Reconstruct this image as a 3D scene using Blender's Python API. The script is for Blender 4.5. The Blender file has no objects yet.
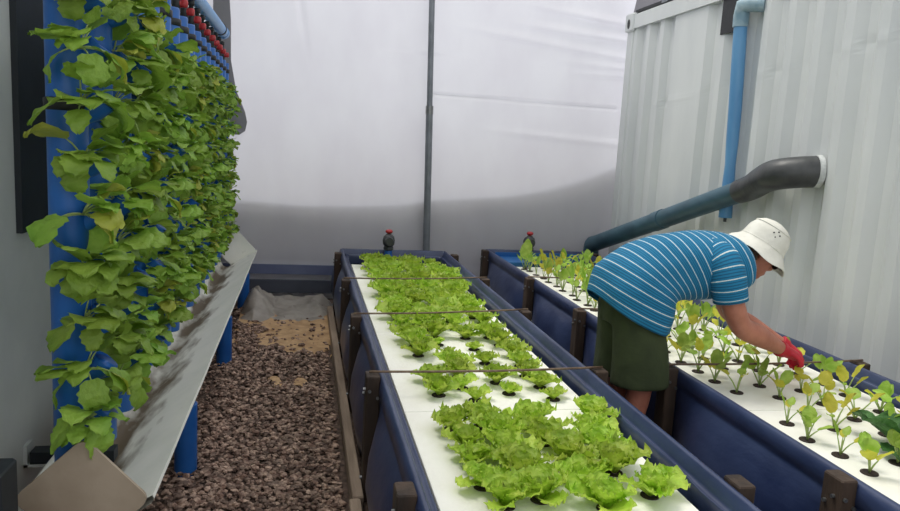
import bpy, math, random
from mathutils import Vector, Matrix, noise
rnd = random.Random(7)
PI = math.pi
C = bpy.context.scene.collection
sin, cos = math.sin, math.cos

# ---------------------------------------------------------------- camera model
F = 740.0
EYE = Vector((0, 0, 1.55))
AX = Vector((0.98022466, -0.02566809, -0.1962161))
AY = Vector((-0.18991926, 0.15651967, -0.96924314))
AZ = Vector((0.0555903, 0.98734125, 0.14854958))
def at(px, py, Y):
    v = Vector((px - 450, -(py - 255.5), -F))
    r = Vector((AX.dot(v), AY.dot(v), AZ.dot(v)))
    return EYE + r * (Y / r.y)

# ---------------------------------------------------------------- materials
def s2l(c):
    return tuple(((x / 12.92) if x <= .04045 else ((x + .055) / 1.055) ** 2.4) for x in c)
def rgb(r, g, b): return s2l((r / 255, g / 255, b / 255)) + (1,)
def mat(name, c1, c2=None, scale=8, rough=.6, bump=0, bscale=None, metal=0, transl=0, stretch=(1, 1, 1), detail=6, spec=.5, rand=0, contrast=(.35, .65), tcol=None):
    m = bpy.data.materials.new(name); m.use_nodes = True
    nt = m.node_tree; N = nt.nodes; L = nt.links
    b = N['Principled BSDF']; b.inputs['Roughness'].default_value = rough; b.inputs['Metallic'].default_value = metal
    b.inputs['Specular IOR Level'].default_value = spec
    tc = N.new('ShaderNodeTexCoord'); mp = N.new('ShaderNodeMapping'); mp.inputs['Scale'].default_value = stretch
    L.new(tc.outputs['Object'], mp.inputs[0])
    col = None
    if c2:
        n = N.new('ShaderNodeTexNoise'); n.inputs['Scale'].default_value = scale; n.inputs['Detail'].default_value = detail
        L.new(mp.outputs[0], n.inputs['Vector'])
        cr = N.new('ShaderNodeValToRGB'); cr.color_ramp.elements[0].position = contrast[0]; cr.color_ramp.elements[1].position = contrast[1]
        cr.color_ramp.elements[0].color = c1; cr.color_ramp.elements[1].color = c2
        L.new(n.outputs[0], cr.inputs[0]); col = cr.outputs[0]
    else:
        r = N.new('ShaderNodeRGB'); r.outputs[0].default_value = c1; col = r.outputs[0]
    if rand:
        oi = N.new('ShaderNodeObjectInfo'); hs = N.new('ShaderNodeHueSaturation')
        mr = N.new('ShaderNodeMapRange'); mr.inputs[3].default_value = 1 - rand; mr.inputs[4].default_value = 1 + rand
        mh = N.new('ShaderNodeMapRange'); mh.inputs[3].default_value = .5 - rand * .05; mh.inputs[4].default_value = .5 + rand * .03
        L.new(oi.outputs['Random'], mr.inputs[0]); L.new(oi.outputs['Random'], mh.inputs[0])
        L.new(mr.outputs[0], hs.inputs['Value']); L.new(mh.outputs[0], hs.inputs['Hue']); L.new(col, hs.inputs['Color']); col = hs.outputs[0]
    L.new(col, b.inputs['Base Color'])
    nrm = None
    if bump:
        n2 = N.new('ShaderNodeTexNoise'); n2.inputs['Scale'].default_value = bscale or scale; n2.inputs['Detail'].default_value = 4
        L.new(mp.outputs[0], n2.inputs['Vector'])
        bp = N.new('ShaderNodeBump'); bp.inputs['Strength'].default_value = bump; bp.inputs['Distance'].default_value = .02
        L.new(n2.outputs[0], bp.inputs['Height']); L.new(bp.outputs[0], b.inputs['Normal'])
    if transl:
        t = N.new('ShaderNodeBsdfTranslucent'); mx = N.new('ShaderNodeMixShader'); mx.inputs[0].default_value = transl
        if tcol:
            t.inputs[0].default_value = tcol
        else: L.new(col, t.inputs[0])
        L.new(b.outputs[0], mx.inputs[1]); L.new(t.outputs[0], mx.inputs[2]); L.new(mx.outputs[0], N['Material Output'].inputs[0])
    return m

M = {}
M['film'] = mat('film', rgb(228, 226, 233), rgb(234, 233, 239), 3, .55, .25, 2.2, transl=.45, stretch=(1, 1, .5))
M['crumple'] = mat('crumpled_film', rgb(170, 162, 152), rgb(196, 190, 180), 9, .4, .4, 14, transl=.35)
M['grey_sheet'] = mat('grey_sheet', rgb(128, 126, 132), rgb(138, 136, 142), 3, .6, .1, 4)
M['wall'] = mat('white_wall', rgb(196, 200, 196), rgb(210, 213, 208), 3, .6, .08, 14)
M['container'] = mat('container_paint', rgb(196, 200, 200), rgb(216, 219, 217), 2.2, .45, .12, 5, stretch=(1, 1, .35), contrast=(.3, .7))
M['black'] = mat('black_plastic', rgb(18, 20, 22), rgb(26, 29, 31), 12, .55, .1, 20)
M['darkpanel'] = mat('dark_panel', rgb(25, 31, 36), rgb(33, 40, 45), 5, .6, .1, 8)
M['blue'] = mat('blue_pvc', rgb(20, 86, 160), rgb(32, 100, 176), 6, .45, .05, 20)
M['lightblue'] = mat('light_blue_pvc', rgb(92, 148, 205), rgb(104, 160, 214), 6, .4, .05, 20)
M['downpipe'] = mat('downpipe_blue', rgb(72, 128, 176), rgb(98, 152, 194), 5, .45, .1, 10, stretch=(1, 1, .3))
M['elbow'] = mat('pale_elbow', rgb(120, 150, 165), rgb(165, 184, 190), 12, .5)
M['bigpipe'] = mat('slate_pipe', rgb(42, 72, 86), rgb(62, 96, 112), 7, .45, .1, 14, stretch=(1, .4, 1))
M['rubber'] = mat('black_rubber', rgb(48, 50, 52), rgb(68, 70, 70), 9, .4, .15, 14)
M['caulk'] = mat('caulk', rgb(205, 208, 205), rgb(180, 184, 182), 30, .7, .4, 40)
M['red'] = mat('red_plastic', rgb(160, 34, 38), rgb(178, 44, 48), 10, .4)
M['liner'] = mat('navy_liner', rgb(33, 44, 76), rgb(54, 66, 98), 5, .36, .35, 9, stretch=(1, .5, 1))
M['liner_end'] = mat('bright_liner', rgb(26, 92, 158), rgb(36, 108, 172), 5, .4, .3, 9)
M['wood'] = mat('dark_timber', rgb(42, 32, 25), rgb(72, 56, 44), 14, .8, .4, 30, stretch=(1, 1, .2))
M['plank'] = mat('edging_timber', rgb(126, 108, 92), rgb(162, 142, 124), 10, .85, .4, 25, stretch=(2, .2, 1))
M['rod'] = mat('rusty_rod', rgb(88, 68, 54), rgb(128, 108, 88), 20, .6, .3, 60)
M['steel'] = mat('steel', rgb(120, 122, 122), rgb(150, 152, 152), 15, .35, 0, metal=.8)
M['pole'] = mat('galvanised_pole', rgb(112, 116, 122), rgb(128, 132, 138), 10, .45, .05, 20, metal=.3)
M['foam'] = mat('white_foam', rgb(232, 230, 218), rgb(240, 239, 230), 5, .75, .12, 60, detail=8)
M['cup'] = mat('net_cup', rgb(30, 24, 20), rgb(58, 44, 34), 40, .8, .5, 60)
M['water'] = mat('water', rgb(14, 24, 34), None, rough=.1)
def gutter_mat():
    m = mat('gutter_white', rgb(226, 226, 215), rgb(238, 236, 226), 4, .6, .1, 20)
    nt = m.node_tree; N = nt.nodes; L = nt.links; b = N['Principled BSDF']
    tc = N.new('ShaderNodeTexCoord'); sx = N.new('ShaderNodeSeparateXYZ'); L.new(tc.outputs['Object'], sx.inputs[0])
    n = N.new('ShaderNodeTexNoise'); n.inputs['Scale'].default_value = 6; n.inputs['Detail'].default_value = 8
    mp = N.new('ShaderNodeMapping'); mp.inputs['Scale'].default_value = (1.6, .6, 1.6); L.new(tc.outputs['Object'], mp.inputs[0]); L.new(mp.outputs[0], n.inputs[0])
    # silt and algae collect along the valley of the gutter
    mr = N.new('ShaderNodeMapRange'); mr.inputs[1].default_value = .02; mr.inputs[2].default_value = .13; mr.inputs[3].default_value = .24; mr.inputs[4].default_value = -.2
    L.new(sx.outputs[2], mr.inputs[0])
    ad = N.new('ShaderNodeMath'); ad.operation = 'ADD'; L.new(mr.outputs[0], ad.inputs[0]); L.new(n.outputs[0], ad.inputs[1])
    cr = N.new('ShaderNodeValToRGB'); cr.color_ramp.elements[0].position = .5; cr.color_ramp.elements[1].position = .75
    cr.color_ramp.elements[0].color = (0, 0, 0, 1); cr.color_ramp.elements[1].color = (1, 1, 1, 1)
    L.new(ad.outputs[0], cr.inputs[0])
    mx = N.new('ShaderNodeMixRGB'); L.new(cr.outputs[0], mx.inputs[0])
    old = b.inputs['Base Color'].links[0].from_socket
    L.new(old, mx.inputs[1]); mx.inputs[2].default_value = rgb(104, 90, 70); L.new(mx.outputs[0], b.inputs['Base Color'])
    return m
M['gutter'] = gutter_mat()
M['cap'] = mat('beige_cap', rgb(150, 134, 114), rgb(172, 156, 136), 5, .7, .1, 12)
M['leaf_lettuce'] = mat('lettuce_leaf', rgb(146, 188, 42), rgb(204, 222, 96), 14, .45, .5, 60, transl=.4, rand=.16, contrast=(.3, .7))
M['leaf_wall'] = mat('wall_leaf', rgb(104, 148, 40), rgb(172, 202, 84), 7, .5, .5, 50, transl=.35, rand=.2, contrast=(.3, .75))
M['leaf_wall2'] = mat('wall_leaf_yellow', rgb(160, 172, 56), rgb(190, 194, 84), 10, .5, .4, 50, transl=.35)
M['leaf_green'] = mat('seedling_leaf', rgb(140, 178, 58), rgb(190, 214, 106), 16, .5, .4, 60, transl=.4, rand=.2)
M['leaf_yellow'] = mat('seedling_leaf_yellow', rgb(186, 186, 50), rgb(214, 208, 84), 16, .5, .4, 60, transl=.4, rand=.15)
M['leaf_purple'] = mat('seedling_leaf_withered', rgb(128, 84, 62), rgb(168, 130, 78), 20, .6, .4, 60, transl=.3)
M['leaf_dark'] = mat('dark_leaf', rgb(48, 92, 40), rgb(76, 122, 58), 18, .5, .8, 60, transl=.25)
M['stem'] = mat('stem', rgb(150, 176, 96), rgb(176, 192, 120), 20, .5, transl=.2)
M['skin'] = mat('skin', rgb(162, 100, 80), rgb(182, 118, 96), 12, .5, .12, 40)
M['shorts'] = mat('olive_cloth', rgb(42, 52, 26), rgb(54, 64, 34), 9, .85, .4, 12)
M['hat'] = mat('white_cloth', rgb(214, 212, 200), rgb(226, 224, 213), 12, .85, .35, 18)
M['glove'] = mat('red_glove', rgb(176, 18, 38), rgb(204, 34, 56), 12, .5, .3, 40)
M['shading_blue'] = mat('grey_blue_shading', rgb(84, 92, 124), rgb(96, 104, 132), 5, .6)  # bluish shading low on the film, given as a colour
M['rail'] = mat('grey_rail', rgb(58, 62, 74), rgb(70, 74, 86), 5, .7)
M['shoe'] = mat('shoe', rgb(36, 34, 34), rgb(50, 47, 45), 10, .7)
M['hair'] = mat('hair', rgb(70, 52, 40), rgb(96, 74, 58), 40, .7, .4, 80)
M['ground'] = mat('ground', rgb(74, 60, 52), rgb(112, 92, 80), 26, .95, .8, 40)
M['sand'] = mat('sand', rgb(176, 140, 102), rgb(206, 170, 128), 10, .95, .5, 30)
M['stone'] = mat('stone', rgb(108, 84, 72), rgb(174, 148, 130), 30, .85, .3, 60, detail=2, contrast=(.4, .62))
M['earth'] = mat('earth', rgb(90, 78, 66), rgb(110, 96, 80), 4, .95, .5, 8)
def shirt_mat():
    m = mat('striped_shirt', rgb(14, 112, 152), None, rough=.85, bump=.25, bscale=9)
    nt = m.node_tree; N = nt.nodes; L = nt.links; b = N['Principled BSDF']
    uv = N.new('ShaderNodeUVMap'); sx = N.new('ShaderNodeSeparateXYZ'); L.new(uv.outputs[0], sx.inputs[0])
    def band(period, thick):
        a = N.new('ShaderNodeMath'); a.operation = 'FRACT'; d = N.new('ShaderNodeMath'); d.operation = 'DIVIDE'; d.inputs[1].default_value = period
        L.new(sx.outputs[1], d.inputs[0]); L.new(d.outputs[0], a.inputs[0])
        l = N.new('ShaderNodeMath'); l.operation = 'LESS_THAN'; l.inputs[1].default_value = thick; L.new(a.outputs[0], l.inputs[0]); return l.outputs[0]
    m1 = N.new('ShaderNodeMixRGB'); m1.inputs[1].default_value = rgb(18, 116, 156); m1.inputs[2].default_value = rgb(8, 84, 120)
    L.new(band(.0105, .4), m1.inputs[0])
    m2 = N.new('ShaderNodeMixRGB'); m2.inputs[2].default_value = rgb(205, 216, 214)
    L.new(band(.042, .085), m2.inputs[0]); L.new(m1.outputs[0], m2.inputs[1]); L.new(m2.outputs[0], b.inputs['Base Color'])
    return m
M['shirt'] = shirt_mat()

# ---------------------------------------------------------------- mesh helpers
class MB:
    def __init__(s): s.v = []; s.f = []; s.uv = {}; s.m = []
    def add(s, vs, fs, mi=0):
        o = len(s.v); s.v += [tuple(v) for v in vs]
        for f in fs: s.f.append(tuple(i + o for i in f)); s.m.append(mi)
        return o
    def box(s, a, b, mi=0, bev=0.0):
        (x0, y0, z0), (x1, y1, z1) = a, b
        if bev <= 0:
            s.add([(x0, y0, z0), (x1, y0, z0), (x1, y1, z0), (x0, y1, z0), (x0, y0, z1), (x1, y0, z1), (x1, y1, z1), (x0, y1, z1)],
                  [(0, 3, 2, 1), (4, 5, 6, 7), (0, 1, 5, 4), (1, 2, 6, 5), (2, 3, 7, 6), (3, 0, 4, 7)], mi); return
        # bevelled: octagonal prism along z with chamfered ends
        r = bev
        def ring(i, z): return [(x0 + r + i, y0 + i, z), (x1 - r - i, y0 + i, z), (x1 - i, y0 + r + i, z), (x1 - i, y1 - r - i, z), (x1 - r - i, y1 - i, z), (x0 + r + i, y1 - i, z), (x0 + i, y1 - r - i, z), (x0 + i, y0 + r + i, z)]
        rr = [ring(r * .6, z0), ring(0, z0 + r), ring(0, z1 - r), ring(r * .6, z1)]
        vs = [p for q in rr for p in q]; fs = []
        for k in range(3):
            for j in range(8): fs.append((k * 8 + j, k * 8 + (j + 1) % 8, (k + 1) * 8 + (j + 1) % 8, (k + 1) * 8 + j))
        fs.append(tuple(range(7, -1, -1))); fs.append(tuple(range(24, 32)))
        s.add(vs, fs, mi)
    def tube(s, pts, rad, n=12, caps=True, mi=0, flat=None, uvlen=False, up=None):
        pts = [Vector(p) for p in pts]; k = len(pts)
        if not isinstance(rad, (list, tuple)): rad = [rad] * k
        vs = []; fs = []
        prev = None
        for i, p in enumerate(pts):
            t = (pts[min(i + 1, k - 1)] - pts[max(i - 1, 0)]).normalized()
            if prev is None:
                a = Vector(up) if up else (Vector((0, 0, 1)) if abs(t.z) < .9 else Vector((1, 0, 0)))
            else: a = prev
            a = (a - t * a.dot(t)).normalized(); b = t.cross(a); prev = a
            r = rad[i]
            ra, rb = (r if isinstance(r, (list, tuple)) else (r, r))
            for j in range(n):
                th = 2 * PI * j / n
                vs.append(p + a * (ra * cos(th)) + b * (rb * sin(th)))
        for i in range(k - 1):
            for j in range(n):
                fs.append((i * n + j, i * n + (j + 1) % n, (i + 1) * n + (j + 1) % n, (i + 1) * n + j))
        if caps: fs.append(tuple(range(n - 1, -1, -1))); fs.append(tuple((k - 1) * n + j for j in range(n)))
        return s.add(vs, fs, mi)
    def lathe(s, prof, org=(0, 0, 0), R=None, n=24, mi=0):
        R = R or Matrix.Identity(3); org = Vector(org); vs = []; fs = []
        for (r, z) in prof:
            for j in range(n):
                th = 2 * PI * j / n; vs.append(org + R @ Vector((r * cos(th), r * sin(th), z)))
        for i in range(len(prof) - 1):
            for j in range(n): fs.append((i * n + j, i * n + (j + 1) % n, (i + 1) * n + (j + 1) % n, (i + 1) * n + j))
        if prof[0][0] > 1e-5: fs.append(tuple(range(n - 1, -1, -1)))
        if prof[-1][0] > 1e-5: fs.append(tuple((len(prof) - 1) * n + j for j in range(n)))
        s.add(vs, fs, mi)
    def ball(s, c, r, n=14, R=None, mi=0):
        c = Vector(c); r = r if isinstance(r, (list, tuple)) else (r, r, r); R = R or Matrix.Identity(3)
        vs = [c + R @ Vector((0, 0, r[2]))]; fs = []; m = n // 2
        for i in range(1, m):
            ph = PI * i / m
            for j in range(n):
                th = 2 * PI * j / n; vs.append(c + R @ Vector((r[0] * sin(ph) * cos(th), r[1] * sin(ph) * sin(th), r[2] * cos(ph))))
        vs.append(c - R @ Vector((0, 0, r[2])))
        for j in range(n): fs.append((0, 1 + j, 1 + (j + 1) % n))
        for i in range(m - 2):
            for j in range(n): a = 1 + i * n; fs.append((a + j, a + n + j, a + n + (j + 1) % n, a + (j + 1) % n))
        a = 1 + (m - 2) * n; e = len(vs) - 1
        for j in range(n): fs.append((a + j, e, a + (j + 1) % n))
        s.add(vs, fs, mi)
    def grid(s, fn, nu, nv, mi=0):
        vs = [fn(i / nu, j / nv) for j in range(nv + 1) for i in range(nu + 1)]
        fs = [(j * (nu + 1) + i, j * (nu + 1) + i + 1, (j + 1) * (nu + 1) + i + 1, (j + 1) * (nu + 1) + i) for j in range(nv) for i in range(nu)]
        return s.add(vs, fs, mi)
    def mesh(s, name, mats, smooth=True, uvs=None):
        me = bpy.data.meshes.new(name); me.from_pydata(s.v, [], s.f); 
        for m in (mats if isinstance(mats, (list, tuple)) else [mats]): me.materials.append(m)
        for p, mi in zip(me.polygons, s.m): p.material_index = mi; p.use_smooth = smooth
        if uvs:
            l = me.uv_layers.new(name='UVMap')
            for lp in me.loops: l.data[lp.index].uv = uvs[lp.vertex_index]
        me.update(); return me
    def build(s, name, mats, parent=None, smooth=True, loc=None, auto=None, uvs=None):
        """loc: local origin of the object (verts given in world space are shifted)"""
        if loc:
            L = Vector(loc); s.v = [tuple(Vector(v) - L) for v in s.v]
        me = s.mesh(name, mats, smooth, uvs)
        if auto is not None:
            try: me.shade_auto_smooth
            except Exception: pass
        o = bpy.data.objects.new(name, me); C.objects.link(o)
        if auto is not None and smooth:
            import bmesh
            bm = bmesh.new(); bm.from_mesh(me)
            for e in bm.edges:
                if len(e.link_faces) == 2 and e.calc_face_angle(0) > auto: e.smooth = False
            bm.to_mesh(me); bm.free()
        if loc and parent is None: o.location = L
        if parent is not None:
            o.parent = parent
            if loc: o.location = Vector(loc) - parent.location if False else Vector(loc)
        return o
def empty(name, loc=(0, 0, 0), rz=0):
    o = bpy.data.objects.new(name, None); C.objects.link(o); o.location = loc; o.rotation_euler.z = rz; o.empty_display_size = .05; return o
def tag(o, label, cat, group=None, kind=None):
    o['label'] = label
    if cat: o['category'] = cat
    if group: o['group'] = group
    if kind: o['kind'] = kind
    return o
def struct(o, label=None, cat=None):
    o['kind'] = 'structure'
    if label: o['label'] = label
    if cat: o['category'] = cat
    return o
def linked(name, me, parent=None, loc=None, rot=None):
    o = bpy.data.objects.new(name, me); C.objects.link(o)
    if parent is not None: o.parent = parent
    if loc is not None: o.location = loc
    if rot is not None: o.rotation_euler = rot
    return o
ORD = 'zeroth first second third fourth fifth sixth seventh eighth ninth tenth eleventh twelfth thirteenth fourteenth fifteenth sixteenth seventeenth eighteenth nineteenth twentieth'.split() + ['twenty-first', 'twenty-second', 'twenty-third', 'twenty-fourth', 'twenty-fifth', 'twenty-sixth', 'twenty-seventh', 'twenty-eighth', 'twenty-ninth', 'thirtieth', 'thirty-first', 'thirty-second', 'thirty-third', 'thirty-fourth', 'thirty-fifth']
def nz(x, y=0, z=0): return noise.noise(Vector((x, y, z)))

def spline(P, n):
    P = [Vector(p) for p in P]; out = []
    for i in range(len(P) - 1):
        p0 = P[max(i - 1, 0)]; p1 = P[i]; p2 = P[i + 1]; p3 = P[min(i + 2, len(P) - 1)]
        for k in range(n):
            t = k / n; out.append(.5 * ((2 * p1) + (p2 - p0) * t + (2 * p0 - 5 * p1 + 4 * p2 - p3) * t * t + (3 * p1 - p0 - 3 * p2 + p3) * t ** 3))
    out.append(P[-1]); return out
# ================================================================ SETTING
FY = 7.2     # back film
WX = -.95    # left wall face
CX = 3.1     # container face
b = MB(); b.box((-1.6, -1.5, -.12), (4.2, 9.5, 0)); fl = b.build('floor', M['ground'], smooth=False); struct(fl, 'bare ground under the dark gravel', 'floor')

b = MB(); b.box((WX - .06, -.5, 0), (WX, FY + .0, 3.25)); w = b.build('wall_left', M['wall'], smooth=False); struct(w, 'plain white panel wall behind the blue grow pipes', 'wall')
# skirting seam on the left wall
b = MB(); b.box((WX, -.5, 0), (WX + .015, FY - .05, .16)); struct(b.build('baseboard_left', M['wall'], smooth=False), 'pale strip along the foot of the left wall', 'baseboard')
# added roof sheet out of view, keeps sky light off the left side
b = MB(); b.box((WX - .06, -.5, 3.25), (-.5, FY + .1, 3.29)); struct(b.build('shading_roof', M['wall'], smooth=False), 'added unseen roof sheet shading the left side', 'shading_roof')

# back film with wrinkles
def film_pt(u, v):
    x = -1.25 + u * 4.6; z = 3.7 * v
    y = FY
    y += .022 * nz(x * .9, z * .7, 1) + .008 * nz(x * 3, z * 1.2, 5)
    # radiating folds by the pole and drape folds at top right
    d = x - 1.17
    y += .018 * math.exp(-abs(d) * 3) * sin((z * 2 + d * 9)) * (1 if z < 2.4 else .4)
    y -= .02 * math.exp(-((z - 2.02 + .012 * (x - 1.2)) / .012) ** 2) * (1 if 1.2 < x < 3.1 else 0)
    for (zz, sl, am, x0) in ((2.75, -.06, .03, 1.9), (2.95, -.1, .035, 2.0), (2.45, -.04, .02, 2.4), (2.3, .03, .016, 2.5), (1.7, -.05, .014, 1.6), (2.62, -.1, .02, 1.3)):
        y += am * math.exp(-((z - zz - sl * (x - 2)) / .035) ** 2) * max(0, min(1, (x - x0) * 1.5))
    y += .02 * math.exp(-((x + .05 + .18 * (z - 2.6)) / .03) ** 2) * max(0, min(1, (z - 2.2) * 2))
    if z < .35: y -= .05 * ((.35 - z) / .35)
    return (x, y, z)
b = MB(); b.grid(film_pt, 230, 220)
o = b.build('wall_back', M['film']); struct(o, 'white translucent plastic film stretched across the back of the tunnel', 'wall')
# bank outside the film
pts = [(-60, 214), (120, 206), (240, 204), (300, 209), (350, 210), (400, 208), (440, 203), (500, 201), (540, 195), (575, 186), (612, 172), (700, 150)]
top = [at(px, py - 5, FY + .05) for px, py in pts]
b = MB(); n = len(top)
vs = [(p.x, FY + .045, 0) for p in top] + [(p.x, FY + .045, p.z) for p in top] + [(p.x, FY + 1.2, p.z + .02) for p in top] + [(p.x, FY + 1.2, 0) for p in top]
fs = []
for i in range(n - 1):
    for k in range(3): fs.append((k * n + i, k * n + i + 1, (k + 1) * n + i + 1, (k + 1) * n + i))
fs += [(0, n, 2 * n, 3 * n), (n - 1, 4 * n - 1, 3 * n - 1, 2 * n - 1)]
b.add(vs, fs); o = b.build('earth_bank', M['earth'], smooth=False); tag(o, 'low earth bank outside, showing as the grey shade through the film', 'earth bank')

# strip coloured as the bluish shading at the film's foot; bottom rail
b = MB(); b.box((-.9, FY - .1, .24), (.36, FY - .07, .33)); o = b.build('shading_strip', M['shading_blue'], smooth=False); struct(o, 'blue strip drawn for the bluish shading at the bottom of the back film', 'trim')
b = MB(); b.box((-.9, FY - .15, .07), (.36, FY - .1, .19)); o = b.build('trim_2', M['rail'], smooth=False); struct(o, 'dark rail at the foot of the back film', 'trim')

# metal pole
t = empty('metal_pole', (1.19, FY - .1, 0)); tag(t, 'thin grey metal pole standing in front of the back film', 'pole')
pb, pt_ = at(426.3, 248, FY - .1), at(432, 0, FY - .1)
dx = (pt_.x - pb.x) / (pt_.z - pb.z)
zj = at(429, 108, FY - .1).z
def px_(z): return pb.x + dx * (z - pb.z) - 1.19
b = MB(); b.tube([(px_(0), 0, 0), (px_(zj), 0, zj)], .034, 16); b.build('lower_tube', M['pole'], t, auto=.6)
b = MB(); b.tube([(px_(zj - .05), 0, zj - .05), (px_(3.7), 0, 3.7)], .028, 16); b.build('upper_tube', M['pole'], t, auto=.6)
b = MB(); b.tube([(px_(zj - .05), 0, zj - .06), (px_(zj), 0, zj + .02)], .037, 16); b.build('collar', M['steel'], t, auto=.6)

# crumpled plastic on the ground at the back
def crump(x0, x1, y0, y1, h, seed, nm, lab, zf=None):
    b = MB()
    def f(u, v):
        x = x0 + (x1 - x0) * u; y = y0 + (y1 - y0) * v
        e = min(1, min(u, 1 - u) * 7) * min(1, min(v, 1 - v) * 5 + (.5 if v > .5 else 0))
        z = (zf(u, v) if zf else h * (.35 + .65 * v)) * (.6 + .5 * nz(x * 5, y * 5, seed)) * e
        z += .05 * (.5 - abs(nz(x * 6, y * 5, seed + 3))) * e + .008 * nz(x * 22, y * 22, seed)
        return (x + .04 * nz(x * 8, y * 8, seed + 7), y + .04 * nz(x * 8, y * 8, seed + 9), max(z, .004) + .004)
    b.grid(f, 60, 40); o = b.build(nm, M['crumple'], loc=((x0 + x1) / 2, (y0 + y1) / 2, 0)); return tag(o, lab, 'plastic sheet')
crump(-.5, .28, 6.1, 7.0, .22, 2, 'plastic_sheet', 'crumpled clear plastic sheeting heaped at the end of the gravel path', lambda u, v: .03 + .34 * max(0, 1 - u / .35) + .12 * max(0, (u - .7) / .3) * v + .05 * v)
crump(1.42, 1.76, 6.3, 7.0, .35, 6, 'plastic_sheet', 'pale folded plastic sheeting between the far ends of the two troughs', lambda u, v: .34 * (1 - .5 * u) + .12 * v)

# thin grey shape put in for the rounded grey area on the film
lobe = [(213, -30), (228, -30), (231, 20), (231, 60), (236, 90), (245, 112), (247, 122), (245, 131), (239, 135), (231, 134), (222, 128), (213, 120)]
FYp = FY - .09
b = MB(); vs = []; P0 = [at(x, y, FYp) for x, y in lobe]; n = len(P0)
vs = [(p.x, FYp + .012 * sin(p.x * 20), p.z) for p in P0] + [(p.x, FYp + .006 + .012 * sin(p.x * 20), p.z) for p in P0]
fs = [tuple(range(n)), tuple(range(2 * n - 1, n - 1, -1))] + [(i, i + n, (i + 1) % n + n, (i + 1) % n) for i in range(n)]
b.add(vs, fs); o = b.build('grey_lobe', M['grey_sheet'], smooth=False); tag(o, 'grey rounded shape at the left edge of the back film', 'sheet')

# ---------------------------------------------------------------- container wall
cz0, cz1 = .15, 2.9
Yend = 7.08
b = MB()
prof = []; y = Yend - .13; prof.append((y, 0))
k = 0
while y > -.6:
    if k == 3: prof += [(y - .04, .0), (y - .46, .0)]; y -= .46     # wide flat panel
    flat_o, sl, flat_i = .072, .068, .07
    prof += [(y - flat_o, 0), (y - flat_o - sl, .042), (y - flat_o - sl - flat_i, .042), (y - flat_o - 2 * sl - flat_i, 0)]
    y -= flat_o + 2 * sl + flat_i; k += 1
zs = [cz0 + .1 + (cz1 - .15 - cz0 - .1) * i / 90 for i in range(91)]
def dentz(y): return 2.22 - (y - 4.1) * .095
vs = []; m_ = len(prof)
for z in zs:
    for (y, d) in prof:
        q = math.exp(-((z - dentz(y)) / .035) ** 2) * .005 * (1 if d > .01 else -.7) * (nz(y * 2, 0, 8) + .5) if y < 6.9 else 0
        q += .004 * nz(y * 1.7, z * 1.3, 3)
        vs.append((CX + d + q, y, z))
fs = [(j * m_ + i, j * m_ + i + 1, (j + 1) * m_ + i + 1, (j + 1) * m_ + i) for j in range(90) for i in range(m_ - 1)]
b.add(vs, fs)
o = b.build('container', M['container'], smooth=False)
b = MB(); b.box((CX - .02, -.6, cz1 - .15), (CX + .1, Yend, cz1 - .02)); b.build('top_rail', M['container'], o, smooth=False)
b = MB(); b.box((CX - .02, -.6, cz0), (CX + .1, Yend, cz0 + .14)); b.build('bottom_rail', M['container'], o, smooth=False)
b = MB(); b.box((CX - .01, Yend - .13, cz0 + .1), (CX + .12, Yend, cz1 - .12), bev=.008); b.build('corner_post', M['container'], o, smooth=False)
b = MB(); b.box((CX - .035, Yend - .16, cz1 - .17), (CX + .14, Yend + .02, cz1), bev=.012); cc = b.build('corner_casting', M['container'], o, smooth=False)
b = MB(); b.tube([(CX - .04, Yend - .07, cz1 - .1), (CX - .03, Yend - .07, cz1 - .1)], [(.045, .025)] * 2, 16); b.build('casting_hole', M['black'], cc, smooth=False)
# dark vent opening behind the downpipe
v0, v1 = at(723.5, 36, CX - .005 and 5.3), None
b = MB(); b.box((CX - .008, 5.02, 2.49), (CX + .004, 5.36, 2.76)); b.build('vent_opening', M['black'], o, smooth=False)
struct(o, 'white corrugated shipping container side on the right', 'container')
o.name = 'wall_right'
# brackets / sheet above the container
b = MB()
P = [(CX + .03, 4.9, 2.9), (CX + .03, Yend + .0, 2.9), (CX + .03, Yend - .25, 3.5), (CX + .03, 4.9, 3.5)]
b.add(P + [(p[0] + .03, p[1], p[2]) for p in P], [(0, 1, 2, 3), (7, 6, 5, 4), (0, 4, 5, 1), (1, 5, 6, 2), (2, 6, 7, 3), (3, 7, 4, 0)])
o = b.build('shade_sheet', M['grey_sheet'], smooth=False); tag(o, 'grey sheet standing on top of the white container', 'sheet')
b = MB(); b.box((CX - .01, 6.28, 2.9), (CX + .02, 6.4, 3.5)); b.build('bracket', M['pole'], o, smooth=False)
b = MB(); b.box((CX - .0, 4.9, 2.9), (CX + .025, 6.95, 2.925)); b.build('edge_strip', M['black'], o, smooth=False)

# ---------------------------------------------------------------- big slate pipe
A, B = Vector((2.90, 7.06, .62)), at(752, 187, 4.62)
t = empty('drain_pipe', (2.9, 5.6, 0)); tag(t, 'thick slate blue pipe sloping down along the container wall', 'pipe')
def rel(o_, t_): return [Vector(p) - t_.location for p in o_]
d = (B - A).normalized()
b = MB(); b.tube(rel([A, B], t), .078, 24); b.build('pipe', M['bigpipe'], t, auto=.6)
b = MB(); b.tube(spline(rel([A + d * .06, A + d * .0, A + Vector((0, .02, -.09)), Vector((A.x, A.y + .02, .25)), Vector((A.x, A.y + .02, 0.0))], t), 4), .078, 24); b.build('lower_bend', M['bigpipe'], t, auto=.8)
mid = A.lerp(B, .52)
b = MB(); b.tube(rel([mid - d * .07, mid + d * .07], t), .084, 24); b.build('coupling', M['bigpipe'], t, auto=.6)
hole = at(806, 171, 4.08); hole.x = CX + .02
b = MB(); H1 = hole + Vector((-.2, .09, -.02))
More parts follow.
